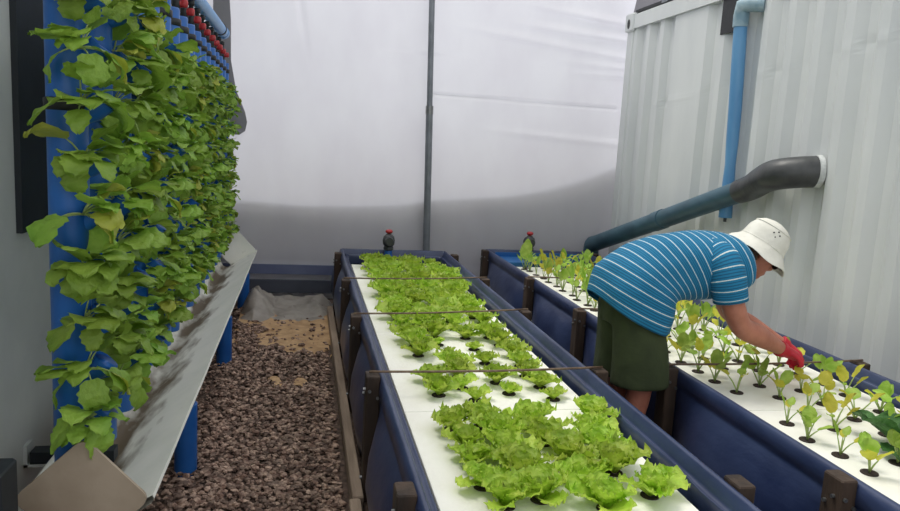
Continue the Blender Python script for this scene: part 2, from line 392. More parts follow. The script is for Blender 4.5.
path = [B - d * .12, B + d * .05, B + d * .2, H1 * .75 + B * .25 + Vector((-.01, 0, .02)), H1, hole]
ep = spline(rel([B - d * .14, B, B.lerp(H1, .45) + Vector((0, 0, .012)), H1.lerp(B, .12), hole.lerp(H1, .5), hole], t), 5)
b.tube(ep, [.084 + .014 * min(1, k / (len(ep) * .55)) for k in range(len(ep))], 28)
b.build('rubber_elbow', M['rubber'], t, auto=.8)
b = MB(); b.tube(rel([hole + Vector((-.03, .008, 0)), hole + Vector((.0, 0, 0))], t), [.1, .103], 28); b.build('caulk_ring', M['caulk'], t, auto=.8)

# blue downpipe
t = empty('downpipe', (3.03, 5.0, 0)); tag(t, 'flattened blue downpipe hanging on the container wall', 'downpipe')
p0, p1, p2, p3 = at(741, 20, 5.0), at(735, 110, 4.98), at(733, 165, 4.97), at(733, 218, 4.96)
for p in (p0, p1, p2, p3): p.x = min(p.x, 3.06)
b = MB(); b.tube(rel([p0, p0.lerp(p1, .5), p1, p1.lerp(p2, .6), p2, p2.lerp(p3, .5), p3], t), [.047, .048, .047, .044, .038, .046, .048], 16); b.build('pipe', M['downpipe'], t, auto=.8)
q = at(743, 9, 5.0)
b = MB(); b.tube(rel([p0 + Vector((0, 0, -.05)), p0 + Vector((0, 0, .03)), Vector((3.03, 4.98, p0.z + .09)), Vector((3.06, 4.92, p0.z + .1)), Vector((3.12, 4.84, p0.z + .09))], t), [.054, .056, .058, .055, .054], 18); b.build('elbow', M['elbow'], t, auto=.8)
b = MB(); b.tube(rel([p3, p3 + Vector((0, 0, -.03))], t), .012, 8); b.build('bolt', M['rubber'], t)

# ================================================================ LEFT SIDE
GX = -.60
# gutter: a V channel, drawn about its valley
t = empty('gutter', (GX, 4.5, .30)); tag(t, 'long white V-shaped gutter under the blue grow pipes, stained inside', 'gutter')
h = .19; th = .012
y0, y1 = 2.16 - 4.5, 7.0 - 4.5
b = MB()
def gp(u, v):
    y = y0 + (y1 - y0) * v; wob = .004 * nz(y * 2, 0, 4)
    s = [(-h + .01, h - .02), (-.11, .03), (-.085, .018), (-.06, .02), (h - .012, h - .01), (h, h - .004), (h + .004, h - .016), (h - .004, h - .03), (-.05, .004), (-.085, .0), (-.12, .015), (-h, h - .03)][round(u * 11)]
    return (s[0] + wob, y, s[1] + wob)
b.grid(gp, 11, 40); b.build('channel', M['gutter'], t, auto=.7)
def capmesh(yc):
    b = MB(); r = .03
    cs = []
    s_ = .262 / 2
    for (cx, cy, a0) in ((s_ - r, s_ - r, 0), (-s_ + r, s_ - r, 90), (-s_ + r, -s_ + r, 180), (s_ - r, -s_ + r, 270)):
        for q in range(6): a = math.radians(a0 + q * 18); cs.append((cx + r * cos(a), cy + r * sin(a)))
    an = math.radians(43); P = [(x * cos(an) - z * sin(an) + .0, x * sin(an) + z * cos(an) + .185) for x, z in cs]; n = len(P)
    b.add([(x, yc - .012, z) for x, z in P] + [(x, yc, z) for x, z in P], [tuple(range(n)), tuple(range(2 * n - 1, n - 1, -1))] + [(i, i + n, (i + 1) % n + n, (i + 1) % n) for i in range(n)])
    return b
capmesh(y0).build('end_cap', M['cap'], t, smooth=False)
capmesh(y1).build('end_cap', M['gutter'], t, smooth=False)
for yy in (3.35, 5.0, 6.6):
    b = MB(); b.lathe([(.047, -.3), (.05, -.29), (.05, .03), (.045, .035)], (.105, yy - 4.5, 0), n=20); b.build('leg', M['blue'], t, auto=.7)

# grow pipes
NP = 17; PX = -.655
def band_profile(z, r, w=.035): return [(r, z - w / 2), (r + .006, z - w / 2 + .003), (r + .006, z + w / 2 - .003), (r, z + w / 2)]
pipe_m = MB(); pipe_m.lathe([(.049, .50), (.053, .505), (.053, 2.13), (.05, 2.14), (.043, 2.14), (.043, 2.0)], n=24); pipe_me = pipe_m.mesh('pipe', M['blue'])
band_b = MB(); band_b.lathe(band_profile(0, .0535), n=24); band_me = band_b.mesh('band', M['black'])
pk = MB(); pk.tube([(0, 0, 0), (.03, 0, .018), (.055, 0, .045)], [.026, .032, .038], 14, caps=False); pk.tube([(.053, 0, .043), (.05, 0, .038)], [.038, .03], 14); pk_me = pk.mesh('pocket', M['blue'])
vb = MB(); vb.lathe([(.011, .0), (.011, .05), (.02, .055), (.022, .11), (.014, .115), (.012, .15), (.018, .152), (.018, .17), (.01, .175)], n=14); vb_me = vb.mesh('valve_body', M['black'])
vh = MB(); vh.box((.015, -.012, .075), (.052, .012, .105), bev=.006); vh.ball((.018, 0, .09), (.012, .014, .018), 10); vh_me = vh.mesh('valve_handle', M['red'])
LV = [1.9, 1.75, 1.60, 1.45, 1.30, 1.15, 1.0, .85, .70]
pipes = []
for i in range(NP):
    y = 2.26 + i * .29; x = -.65 - .07 * i / 16 + .004 * nz(i * 3.3)
    r = empty('grow_pipe', (x, y, 0)); pipes.append((x, y))
    tag(r, 'vertical blue grow pipe with leafy plants, %s from the camera' % ORD[i + 1], 'pipe', 'row of vertical blue grow pipes')
    linked('pipe', pipe_me, r); linked('band', band_me, r, (0, 0, 2.07)); linked('band', band_me, r, (0, 0, 1.6))
    for j, z in enumerate(LV): linked('pocket', pk_me, r, (.038, 0, z - .03), (0, 0, 0))
    v = empty('drip_valve', (x - .01, y + .02, 2.09)); v.scale = (1.15, 1.15, 1.35); tag(v, 'black drip valve with red handle over the %s grow pipe from the camera' % ORD[i + 1], 'valve', 'drip valves under the header pipe')
    linked('valve_body', vb_me, v); linked('valve_handle', vh_me, v, None, (0, 0, rnd.uniform(-.3, .3)))
# header
t = empty('header_pipe', (-.70, 4.0, 2.375)); tag(t, 'light blue horizontal supply pipe running above the row of grow pipes', 'pipe')
b = MB(); b.tube([(0, -2.6, 0), (0, 2.72, 0)], .046, 24); b.build('pipe', M['lightblue'], t, auto=.6)
b = MB(); b.tube([(0, 2.68, 0), (0, 2.76, 0)], .05, 24); b.build('end_cap', M['lightblue'], t, auto=.6)
for yy in (.9, -.9, 2.5):
    b = MB(); b.tube([(0, yy - .016, 0), (0, yy + .016, 0)], .051, 24); b.tube([(0, yy, -.04), (-.28, yy, -.06)], .01, 8); b.build('clamp', M['black'], t, auto=.6)

# dark panel on wall and bracket, near post
b = MB(); b.box((WX, 2.72, 1.17), (WX + .02, 3.25, 3.2)); tag(b.build('dark_panel', M['darkpanel'], smooth=False), 'black panel fixed to the left wall behind the nearest grow pipe', 'panel')
t = empty('wall_bracket', (WX, 2.75, .35)); tag(t, 'small white bracket with a dark support bar low on the left wall', 'bracket')
b = MB(); b.box((0.0, -.03, -.02), (.012, .03, .06)); b.box((0, -.03, -.02), (.16, .03, -.01)); b.build('bracket', M['wall'], t, smooth=False)
b = MB(); b.box((0.02, -.03, -.008), (.30, .03, .035)); b.build('support_bar', M['darkpanel'], t, smooth=False)
p = at(4, 466, 1.9)
b = MB(); b.box((p.x - .25, 1.84, 0), (at(11, 500, 1.9).x, 1.95, p.z), bev=.006); tag(b.build('timber_post', M['darkpanel'], smooth=False), 'short dark grey post at the lower left corner of the picture', 'post')

# ---------------------------------------------------------------- leaves
def leaf(b, base, dirv, up, L, W, R, kind, mi=0, nu=7, nv=6, stem=0.0, smi=1, droop=.6, ruffle=.2, teeth=.0, cup=.15):
    """a leaf: petiole then blade, curving down by droop; dirv horizontal heading, up starting elevation (rad)"""
    base = Vector(base); hd = Vector((cos(dirv), sin(dirv), 0)); sd = Vector((-sin(dirv), cos(dirv), 0))
    ph = R.uniform(0, 6.28); e = up; p = base.copy(); step = (stem) / 4 if stem else 0
    if stem:
        path = [p.copy()]
        for i in range(4):
            p = p + (hd * cos(e) + Vector((0, 0, sin(e)))) * step; e -= droop * .12; path.append(p.copy())
        b.tube(path, [.0035 * (L / .08) ** .5, .003, .0028, .0025, .002], 5, mi=smi)
    tw = R.uniform(-.35, .35)
    rows = []
    for i in range(nv + 1):
        t = i / nv
        if kind == 'lettuce': w = W * (0.22 + .78 * (t ** .8)) * (1 - .55 * max(0, (t - .75) / .25) ** 2)
        elif kind == 'round': w = W * math.sqrt(max(0, sin(PI * min(1, .06 + t * .93)))) * (1.0 - .1 * t)
        else: w = W * (sin(PI * (.04 + .95 * t ** .75))) ** .7
        nrm = (Vector((0, 0, 1)) * cos(e) - hd * sin(e))
        row = []
        for j in range(nu + 1):
            s = (j / nu) * 2 - 1
            a = abs(s)
            off = cup * a * a * W + ruffle * W * (a ** 2 if kind == 'lettuce' else a ** 1.5) * sin(ph + t * 9 + s * 4 + (i * 2.4 if kind == 'lettuce' else 0)) * (.3 + .7 * t)
            if kind == 'lettuce' and i == nv: off += ruffle * W * .7 * sin(ph * 2 + j * 2.3)
            ww = w * (1 + (teeth * (1 if i % 2 else -1) if a > .9 else 0))
            ex = (teeth * L * .25 * (1 if j % 2 else -1)) if i == nv else 0
            row.append(p + (sd * cos(tw) + nrm * sin(tw)) * (s * ww * (1 - .1 * cup * a)) + nrm * off + hd * ex * cos(e) + Vector((0, 0, ex * sin(e))))
        rows.append(row)
        p = p + (hd * cos(e) + Vector((0, 0, sin(e)))) * (L / nv); e -= droop * (1.0 / nv) * (.5 + t)
    vs = [q for r_ in rows for q in r_]; n1 = nu + 1
    b.add(vs, [(i * n1 + j, i * n1 + j + 1, (i + 1) * n1 + j + 1, (i + 1) * n1 + j) for i in range(nv) for j in range(nu)], mi)

def lettuce_mesh(seed, full):
    R = random.Random(seed); b = MB()
    n = 11 if full else 7
    for k in range(n):
        f = k / n; a = k * 2.4 + R.uniform(-.3, .3)
        L = (.125 - .05 * f) * R.uniform(.85, 1.15) * (1 if full else .75)
        leaf(b, (.008 * cos(a), .008 * sin(a), .0), a, .7 + f * .75 + R.uniform(-.2, .15), L, L * .5, R, 'lettuce', nu=10, nv=9, droop=.75 - .5 * f, ruffle=.26, teeth=.1, cup=.3)
    return b.mesh('leaves', M['leaf_lettuce'])
def wall_mesh(seed):
    R = random.Random(seed); b = MB()
    for k in range(13):
        a = R.uniform(-1.9, 1.9) if k else 0
        L = R.uniform(.065, .12)
        leaf(b, (0, 0, 0), a, R.uniform(-.1, 1.3), L, L * R.uniform(.42, .55), R, R.choice(['round', 'oval']), mi=(2 if R.random() < .07 else 0), nu=8, nv=8, stem=R.uniform(.02, .075), droop=R.uniform(.3, 2.1), ruffle=.2, teeth=.09, cup=.05)
    return b.mesh('leaves', [M['leaf_wall'], M['stem'], M['leaf_wall2']])
def seedling_mesh(seed, yellow, n=4, big=1.0):
    R = random.Random(seed); b = MB()
    for k in range(n):
        a = k * 2.1 + R.uniform(-.5, .5); L = R.uniform(.036, .068) * big
        mi = 0
        if R.random() < yellow: mi = 2
        elif R.random() < .07: mi = 3
        leaf(b, (0, 0, 0), a, R.uniform(1.0, 1.5), L, L * R.uniform(.34, .48), R, 'round' if R.random() < .6 else 'oval', mi=mi, nu=6, nv=6, stem=R.uniform(.045, .085) * big, droop=R.uniform(.2, 1.1), ruffle=.14, teeth=.06, cup=.2)
    return b.mesh('leaves', [M['leaf_green'], M['stem'], M['leaf_yellow'], M['leaf_purple']])
def dark_mesh(seed):
    R = random.Random(seed); b = MB()
    for k in range(6):
        a = k * 1.05 + 2; leaf(b, (0, 0, 0), a, R.uniform(.7, 1.3), .13, .062, R, 'round', nu=10, nv=10, stem=.04, droop=.9, ruffle=.14, teeth=.04, cup=.3)
    return b.mesh('leaves', [M['leaf_dark'], M['stem']])
LET = [lettuce_mesh(100 + i, True) for i in range(6)]; LETS = [lettuce_mesh(200 + i, False) for i in range(4)]
WAL = [wall_mesh(300 + i) for i in range(10)]
SEE = [seedling_mesh(400 + i, .22 if i % 3 else .7, 4 + i % 3) for i in range(9)]
cupb = MB(); cupb.lathe([(.0, .002), (.02, .0), (.026, .005), (.03, .005), (.031, .001), (.025, -.002), (.018, -.035), (.0, -.036)], n=16); CUP = cupb.mesh('net_cup', M['cup'])

# wall plants
for i, (x, y) in enumerate(pipes):
    for j, z in enumerate(LV):
        if i > 2: z -= .05 * (1 - j / 9)
        if rnd.random() < .03: continue
        near = i == 0
        ang = (-.9 if near else -.25) + rnd.uniform(-.5, .5)
        r = empty('leafy_plant', (x + .055, y, z + .01), ang); s = rnd.uniform(.9, 1.15) * (1 - .016 * i)
        if near: r.location = (x + .05, y - .05, z); s *= .95
        r.scale = (s, s, s)
        tag(r, 'leafy green plant on the %s grow pipe from the camera, %s pocket from the top' % (ORD[i + 1], ORD[j + 1]), 'plant', 'leafy plants in the wall of grow pipes')
        linked('leaves', WAL[(i * 7 + j * 3 + rnd.randrange(3)) % 10], r)

# ================================================================ TROUGHS
def trough(name, label, x0, x1, y0, y1, postL, postR, ties, endmat=None):
    cx, cy = (x0 + x1) / 2, (y0 + y1) / 2
    t = empty(name, (cx, cy, 0)); tag(t, label, 'trough')
    hx, hy = (x1 - x0) / 2, (y1 - y0) / 2
    # perimeter
    per = []; ny, nx = 150, 24
    for k in range(ny): per.append((hx, -hy + 2 * hy * k / ny, 1, 0, 'R'))
    for k in range(nx): per.append((hx - 2 * hx * k / nx, hy, 0, 1, 'F'))
    for k in range(ny): per.append((-hx, hy - 2 * hy * k / ny, -1, 0, 'L'))
    for k in range(nx): per.append((-hx + 2 * hx * k / nx, -hy, 0, -1, 'N'))
    cor = {0: (1, -1), ny: (1, 1), ny + nx: (-1, 1), 2 * ny + nx: (-1, -1)}
    vs = []
    for k, (x, y, nx_, ny_, side) in enumerate(per):
        if k in cor: nx_, ny_ = cor[k]
        yw = y + cy
        bul = 0
        if side in 'LR':
            ps = sorted(postL if side == 'L' else postR)
            dmin = min(abs(yw - p) for p in ps); bul = min(1, max(0, (dmin - .04) / .3)); bul = sin(bul * PI / 2) * .075
        w1 = .006 * nz(x * 2 + 5, yw * 2.4, 1); w2 = .02 * nz(x * 2, yw * 1.8, 7) + .008 * nz(x, yw * 6, 9)
        prof = [(-.005 + bul * .3, .015), (.0 + bul * .8, .1), (.0 + bul * 1.05, .2), (bul * .95, .3), (bul * .6, .4), (bul * .15, .46), (.002 + w1, .475), (.012 + w1, .49), (.01 + w1, .53), (.002, .55), (-.014, .557 + w1 * .4), (-.022, .549 + w1 * .4),
                (-.034, .512), (-.042, .493), (-.05 + w2 * .3, .51 + w2 * .7), (-.056 + w2 * .3, .51 + w2 * .7), (-.059, .495), (-.058, .42), ]
        for (o_, z) in prof: vs.append((x + nx_ * o_, y + ny_ * o_, z))
    n = len(per); m_ = 18
    fs = [(k * m_ + i, k * m_ + i + 1, ((k + 1) % n) * m_ + i + 1, ((k + 1) % n) * m_ + i) for k in range(n) for i in range(m_ - 1)]
    b = MB(); b.add(vs, [tuple(reversed(f)) for f in fs]); b.build('liner', M['liner'], t)
    b = MB(); b.box((-hx + .07, -hy + .07, .3), (hx - .07, hy - .07, .432)); b.build('water', M['water'], t, smooth=False)
    if endmat:
        b = MB(); b.box((-hx + .075, hy - .45, .43), (-hx + .3, hy - .085, .50)); b.box((-hx + .079, hy - .088, .43), (hx - .079, hy - .08, .54)); b.build('end_liner', endmat, t, smooth=False)
    for sx, ps in ((-1, postL), (1, postR)):
        for yp in ps:
            xx = sx * (hx + .035)
            b = MB(); b.box((xx - .03, yp - cy - .045, 0), (xx + .03, yp - cy + .045, .562), bev=.005); p = b.build('post', M['wood'], t, smooth=False)
            for (zz, dd) in ((.5, -.015), (.47, .02), (.1, -.01)):
                b = MB(); b.tube([(xx + sx * .028, yp - cy + dd, zz), (xx + sx * .04, yp - cy + dd, zz)], .007, 8)
                b.tube([(xx + dd, yp - cy - .044, zz), (xx + dd, yp - cy - .053, zz)], .007, 8); b.build('bolt', M['steel'], p, smooth=False)
    for (ya, yb) in ties:
        b = MB(); pts = [(-hx - .05 + (2 * hx + .1) * k / 10, (ya + (yb - ya) * k / 10) - cy, .572 - .008 * sin(PI * k / 10) + .002 * nz(k * 3.1, ya)) for k in range(11)]
        b.tube(pts, .0055, 8); b.build('tie_rod', M['rod'], t)
    return t
trough('grow_trough', 'long navy trough of frilly lettuce in the middle, beside the gravel path', .345, 1.325, 1.15, 6.75, [1.99, 3.05, 4.12, 5.2, 6.45], [1.96, 3.1, 4.28, 5.34, 6.5], [(3.05, 3.1), (4.12, 4.28), (5.2, 5.34)])
trough('grow_trough', 'long navy trough of sparse yellowing seedlings on the right, beside the container', 1.765, 2.79, 1.15, 6.98, [1.97, 3.14, 4.32, 5.4, 6.85], [1.95, 3.2, 4.4, 5.5, 6.8], [(3.14, 3.2), (4.32, 4.4), (5.4, 5.5)], M['liner_end'])

FZ = .465
def board(x0, x1, y0, y1, lab):
    b = MB(); b.box((-(x1 - x0) / 2, -(y1 - y0) / 2, 0), ((x1 - x0) / 2, (y1 - y0) / 2, .033), bev=.003)
    o = b.build('foam_board', M['foam'], smooth=False); o.location = ((x0 + x1) / 2, (y0 + y1) / 2, FZ - .033)
    tag(o, lab, 'foam board', 'white floating foam boards')
ys = [1.65, 2.85, 4.05, 5.25, 6.42]
for k in range(4): board(.425, 1.235, ys[k] + .002, ys[k + 1] - .002, 'white foam raft in the middle lettuce trough, %s board from the near end' % ORD[k + 1])
ys = [1.6, 2.8, 4.0, 5.2, 6.5]
for k in range(4): board(1.85, 2.705, ys[k] + .002, ys[k + 1] - .002, 'white foam raft in the right seedling trough, %s board from the near end' % ORD[k + 1])

# lettuces of the middle trough: (column, y, size)
lt = []
for (x, y) in [(.94, 2.0), (.6, 2.04), (.75, 2.07), (1.12, 2.07), (.56, 2.17), (.92, 2.16), (.74, 2.24), (1.07, 2.24), (.92, 2.33), (.57, 2.33), (.72, 2.4), (1.08, 2.41), (.57, 2.48), (.9, 2.5), (1.1, 2.56), (.55, 2.65), (.7, 2.67), (.9, 2.66), (1.17, 2.72), (.74, 2.54)]:
    lt.append((x, y, rnd.uniform(.92, 1.12) * (.8 if x < .6 else 1)))
for (x, y, s) in [(.75, 2.97, .5), (1.1, 2.97, .5), (.57, 3.04, .8), (.92, 3.05, .5), (.72, 3.13, .55), (1.09, 3.13, .8), (.9, 3.2, .85), (.57, 3.22, .9), (.74, 3.29, .85), (1.07, 3.29, .8), (.74, 3.45, .85), (1.09, 3.45, .75), (.92, 3.5, .7), (1.1, 3.62, .8), (.57, 3.64, .9), (.75, 3.6, .5), (.74, 3.84, .45), (.92, 3.75, .45), (1.08, 3.83, .85), (.57, 3.8, .95), (.92, 3.98, .85), (1.06, 3.99, .95), (.75, 4.0, .9), (.57, 3.97, .9)]:
    lt.append((x, y, s * 1.02))
y = 4.14; k = 0
while y < 6.4:
    for x in (.57, .74, .91, 1.08):
        s = rnd.uniform(.85, 1.2)
        if y < 4.7 and rnd.random() < .18: s = .55
        if x > 1 and y > 5.3: x += .04
        lt.append((x + rnd.uniform(-.02, .02), y + (.08 if x in (.57, .91) else 0) + rnd.uniform(-.02, .02), s))
    y += .166
cols = {0: [], 1: [], 2: [], 3: []}
for q in lt: cols[min(range(4), key=lambda c: abs(q[0] - (.57, .74, .91, 1.09)[c]))].append(q)
for c, L in cols.items():
    L.sort(key=lambda q: q[1])
    for n, (x, y, s) in enumerate(L):
        small = s < .62
        r = empty('lettuce', (x + (.03 if c == 0 else 0), y, FZ), rnd.uniform(0, 6.28))
        tag(r, '%s lettuce in the %s column of middle trough, %s from near end' % ('small green' if small else 'bright green frilly', ('leftmost', 'second', 'third', 'rightmost')[c], ORD[n + 1]), 'lettuce', 'lettuces in the middle trough')
        lv = linked('leaves', (rnd.choice(LETS) if small else rnd.choice(LET)), r, (0, 0, .004)); 
        if small: s *= 1.5
        lv.scale = (s, s, s * rnd.uniform(.82, 1.02))
        linked('net_cup', CUP, r)

# seedlings of the right trough
st = [(2.02, 2.17), (2.02, 2.32), (1.99, 2.47), (2.19, 2.57), (2.54, 2.6), (2.02, 2.64), (2.37, 2.67), (2.19, 2.74), (2.57, 2.75), (2.38, 2.5), (2.2, 2.24), (2.56, 2.42), (2.2, 2.95), (2.57, 2.97), (2.03, 3.03), (2.38, 3.04), (2.21, 3.12), (2.58, 3.13), (2.01, 3.19), (2.55, 3.3), (2.01, 3.35), (2.55, 3.46), (2.0, 3.51), (2.35, 3.53), (2.17, 3.58), (2.36, 2.86), (2.36, 3.36), (2.18, 3.4)]
y = 3.7
while y < 6.5:
    for x in (2.01, 2.19, 2.36, 2.54): st.append((x + rnd.uniform(-.015, .015), y + rnd.uniform(-.015, .015)))
    y += .17
cols = {0: [], 1: [], 2: [], 3: []}
for q in st: cols[min(range(4), key=lambda c: abs(q[0] - (2.01, 2.19, 2.365, 2.55)[c]))].append(q)
for c, L in cols.items():
    L.sort(key=lambda q: q[1])
    for n, (x, y) in enumerate(L):
        k = rnd.randrange(9); far = y > 4.0
        s = rnd.uniform(.95, 1.35) * (1.0 if not far else 1.25)
        r = empty('seedling', (x, y, FZ), rnd.uniform(0, 6.28))
        tag(r, '%s seedling in the %s column of right trough, %s from near end' % ('yellowing' if k % 3 == 0 else 'pale green', ('leftmost', 'second', 'third', 'rightmost')[c], ORD[n + 1]), 'seedling', 'seedlings in the right trough')
        lv = linked('leaves', SEE[k], r, (0, 0, .004)); lv.scale = (s * .78, s * .78, s * 1.08) if far else (s, s, s)
        linked('net_cup', CUP, r)
r = empty('cabbage_plant', (2.29, 2.36, FZ)); tag(r, 'dark green broad-leaved plant at the right edge, in the right trough', 'plant')
linked('leaves', dark_mesh(5), r, (0, 0, .004)).scale = (1.15,) * 3; linked('net_cup', CUP, r)
r = empty('tall_seedling', (1.98, 6.35, FZ)); tag(r, 'tall seedling with one large upright leaf at the far end of right trough', 'seedling')
b = MB(); R_ = random.Random(3); leaf(b, (0, 0, 0), -1.4, 1.5, .17, .06, R_, 'oval', nu=8, nv=8, stem=.12, droop=.1, ruffle=.1, teeth=.05); leaf(b, (0, 0, 0), 2.4, 1.2, .08, .03, R_, 'oval', stem=.08, droop=.5)
b.build('leaves', [M['leaf_green'], M['stem']], r); linked('net_cup', CUP, r)

# inlet valves at the far ends
for (px, py, yy, lab) in ((388.5, 246, 6.66, 'black valve with red knob on a blue pipe, far end of middle trough'), (529, 248, 6.86, 'black valve with red knob on a blue pipe, far end of right trough')):
    p = at(px, py, yy); t = empty('inlet_valve', (p.x, yy, .43)); tag(t, lab, 'valve', 'inlet valves at the far ends')
    b = MB(); b.lathe([(.035, 0), (.035, .13), (.03, .14)], n=16); b.build('pipe', M['blue'], t, auto=.6)
    b = MB(); b.lathe([(.03, .13), (.045, .14), (.045, .16), (.038, .17), (.052, .19), (.056, .225), (.048, .26), (.03, .275), (.02, .285)], n=18); b.tube([(0, -.075, .22), (0, -.05, .22), (0, .07, .22)], [.036, .042, .042], 16); b.build('valve_body', M['rubber'], t, auto=.7)
    b = MB(); b.ball((0, 0, .305), (.034, .034, .02), 14); b.lathe([(.014, .28), (.014, .31)], n=10); b.build('valve_knob', M['red'], t)

# ---------------------------------------------------------------- ground dressing
for (ya, yb, xa, xb, lab) in ((1.2, 2.86, .215, .262, 'weathered timber edging board on the ground, nearer one'), (2.87, 6.4, .23, .275, 'weathered timber edging board on the ground, farther one')):
    b = MB(); vs = []
    b.box((-.024, -(yb - ya) / 2, 0), (.024, (yb - ya) / 2, .095), bev=.006); o = b.build('edging_board', M['plank'], smooth=False); o.location = ((xa + xb) / 2, (ya + yb) / 2, 0); tag(o, lab, 'board', 'timber edging along the gravel path')
def sandy(x, y): return .9 * nz(x * 3.2, y * 2.1, 11) + .5 * nz(x * 9, y * 6, 3) + (y - 5.0) * .7 - abs(x + .02) * 1.3
b = MB(); b.grid(lambda u, v: (-.5 + .73 * u, 4.5 + 2.5 * v, .022 + .012 * nz(u * 7, v * 9, 2)), 50, 90)
ok = [sandy(v[0], v[1]) > -.02 for v in b.v]
b.f = [f for f in b.f if all(ok[i] for i in f)]; b.m = [0] * len(b.f)
b.v = [(v[0], v[1], min(v[2], max(.0, .004 + sandy(v[0], v[1]) * .25))) for v in b.v]
tag(b.build('sand', M['sand']), 'patch of pale sand at the far end of the gravel path', 'sand', kind='stuff')
# gravel
import bmesh
tm = bmesh.new(); bmesh.ops.create_icosphere(tm, subdivisions=1, radius=1); tv = [v.co.copy() for v in tm.verts]; tf = [tuple(v.index for v in f.verts) for f in tm.faces]; tm.free()
tv_s = []
for k in range(14):
    R = random.Random(k); tv_s.append([Vector((v.x * R.uniform(.7, 1.2), v.y * R.uniform(.7, 1.2), v.z * R.uniform(.7, 1.1))) * R.uniform(.8, 1.15) for v in tv])
b = MB(); cnt = 0
for k in range(17000):
    y = 1.7 + (rnd.random() ** 1.25) * 5.1; x = rnd.uniform(-.94, .2)
    if x < -.5 and rnd.random() < .4: continue
    if sandy(x, y) > .12 and y > 4.6 and rnd.random() < .94: continue
    s = rnd.uniform(.008, .0175) * (1.25 if rnd.random() < .15 else 1)
    a = rnd.uniform(0, 6.28); ca, sa = cos(a), sin(a); q = tv_s[k % 14]
    z = s * .35 + rnd.uniform(0, .016) + (.012 if y > 4.7 else 0); fl_ = rnd.uniform(.45, .8); el = rnd.uniform(.8, 1.5); tl = rnd.uniform(-.4, .4)
    b.add([(x + s * (v.x * el * ca - v.y * sa), y + s * (v.x * el * sa + v.y * ca), z + s * (v.z * fl_ + tl * v.x)) for v in q], tf)
stone = M['stone']
N = stone.node_tree.nodes; L_ = stone.node_tree.links
geo = N.new('ShaderNodeNewGeometry'); hsv = N.new('ShaderNodeHueSaturation'); mr = N.new('ShaderNodeMapRange'); mr.inputs[3].default_value = .45; mr.inputs[4].default_value = 1.5
L_.new(geo.outputs['Random Per Island'], mr.inputs[0]); L_.new(mr.outputs[0], hsv.inputs['Value'])
bs = N['Principled BSDF']; old = bs.inputs['Base Color'].links[0].from_socket; L_.new(old, hsv.inputs['Color']); L_.new(hsv.outputs[0], bs.inputs['Base Color'])
tag(b.build('gravel', M['stone'], smooth=False), 'dark reddish brown gravel covering the path on the left', 'gravel', kind='stuff')

# ================================================================ PERSON
PY = 3.2
person = empty('person', (1.52, PY, 0)); tag(person, 'person in striped blue shirt and white bucket hat bending over the right trough', 'person')
PO = Vector((1.52, PY, 0))
def pr(v): return Vector(v) - PO
def W_(px, py, dy=0.0, Y=PY):
    p = at(px, py, Y); p.y += dy; return pr(p)
# torso rings: (back px, front px, half width)
rings = [((593, 292), (662, 327), .215), ((596, 279), (665, 314), .215), ((606, 263), (667, 302), .205), ((625, 249), (673, 298), .182), ((652, 238), (688, 298), .175), ((680, 232.5), (703, 297), .19), ((706, 232), (722, 293), .205), ((724, 234), (738, 284), .185), ((736, 240), (745, 272), .11), ((741, 244), (747, 266), .075)]
bk = spline([W_(*r[0]) for r in rings], 5); fr = spline([W_(*r[1]) for r in rings], 5)
hw = [Vector((r[2], 0, 0)) for r in rings]; hw = [v.x for v in spline(hw, 5)]
NR = 40; vs = []; uvs = []; acc = 0
for i in range(len(bk)):
    c = (bk[i] + fr[i]) / 2; h_ = (bk[i] - fr[i]) / 2
    if i: acc += ((bk[i] + fr[i]) / 2 * .35 + bk[i] * .65 - ((bk[i - 1] + fr[i - 1]) / 2 * .35 + bk[i - 1] * .65)).length
    for j in range(NR):
        th = 2 * PI * j / NR
        ct, sn = cos(th), sin(th)
        # squarish ellipse
        p = c + h_ * (abs(ct) ** .9 * (1 if ct > 0 else -1)) + Vector((0, 1, 0)) * hw[i] * (abs(sn) ** .85 * (1 if sn > 0 else -1))
        wr = .006 * nz(p.x * 9, p.y * 7, p.z * 14) + (.012 * nz(p.x * 14 + 3, p.y * 6, 2) if i < 10 else 0)
        nrm = (h_.normalized() * ct + Vector((0, 1, 0)) * sn)
        p = p + nrm * wr
        if i < 12: p.z -= .04 * abs(sn) ** 1.5 * (1 - i / 12); p = p + nrm * .008 * sin(th * 6 + 1) * (1 - i / 12)
        vs.append(p); uvs.append((j / NR, acc + .01))
fs = [(i * NR + j, i * NR + (j + 1) % NR, (i + 1) * NR + (j + 1) % NR, (i + 1) * NR + j) for i in range(len(bk) - 1) for j in range(NR)]
sh = MB(); sh.add(vs, fs)
def sleeve(path, rads, u0):
    P = spline(path, 4); Rr = [v.x for v in spline([Vector((r, 0, 0)) for r in rads], 4)]
    o = len(sh.v); sh.tube(P, Rr, 24, caps=False)
    ac = u0
    for i in range(len(P)):
        if i: ac += (P[i] - P[i - 1]).length
        for j in range(24): uvs.append((j / 24, ac))
        for j in range(24):
            q = Vector(sh.v[o + i * 24 + j]); q += Vector((0, 1, 0)) * .006 * nz(q.x * 12, q.y * 10, q.z * 12) + Vector((1, 0, 0)) * .006 * nz(q.x * 12 + 9, q.y * 10, q.z * 12); sh.v[o + i * 24 + j] = tuple(q)
NA = 3.02; FA = 3.38
shN = W_(718, 252, 0, NA + .05); slN = W_(730, 299, 0, NA - .02)
sleeve([W_(706, 250, 0, NA + .12), W_(722, 262, 0, NA + .03), W_(728, 280, 0, NA - .01), W_(731, 301, 0, NA - .02)], [.075, .085, .082, .078], .02)
sleeve([W_(722, 252, 0, FA - .12), W_(726, 262, 0, FA - .03), W_(727, 278, 0, FA), W_(725, 297, 0, FA + .01)], [.075, .082, .078, .074], .02)
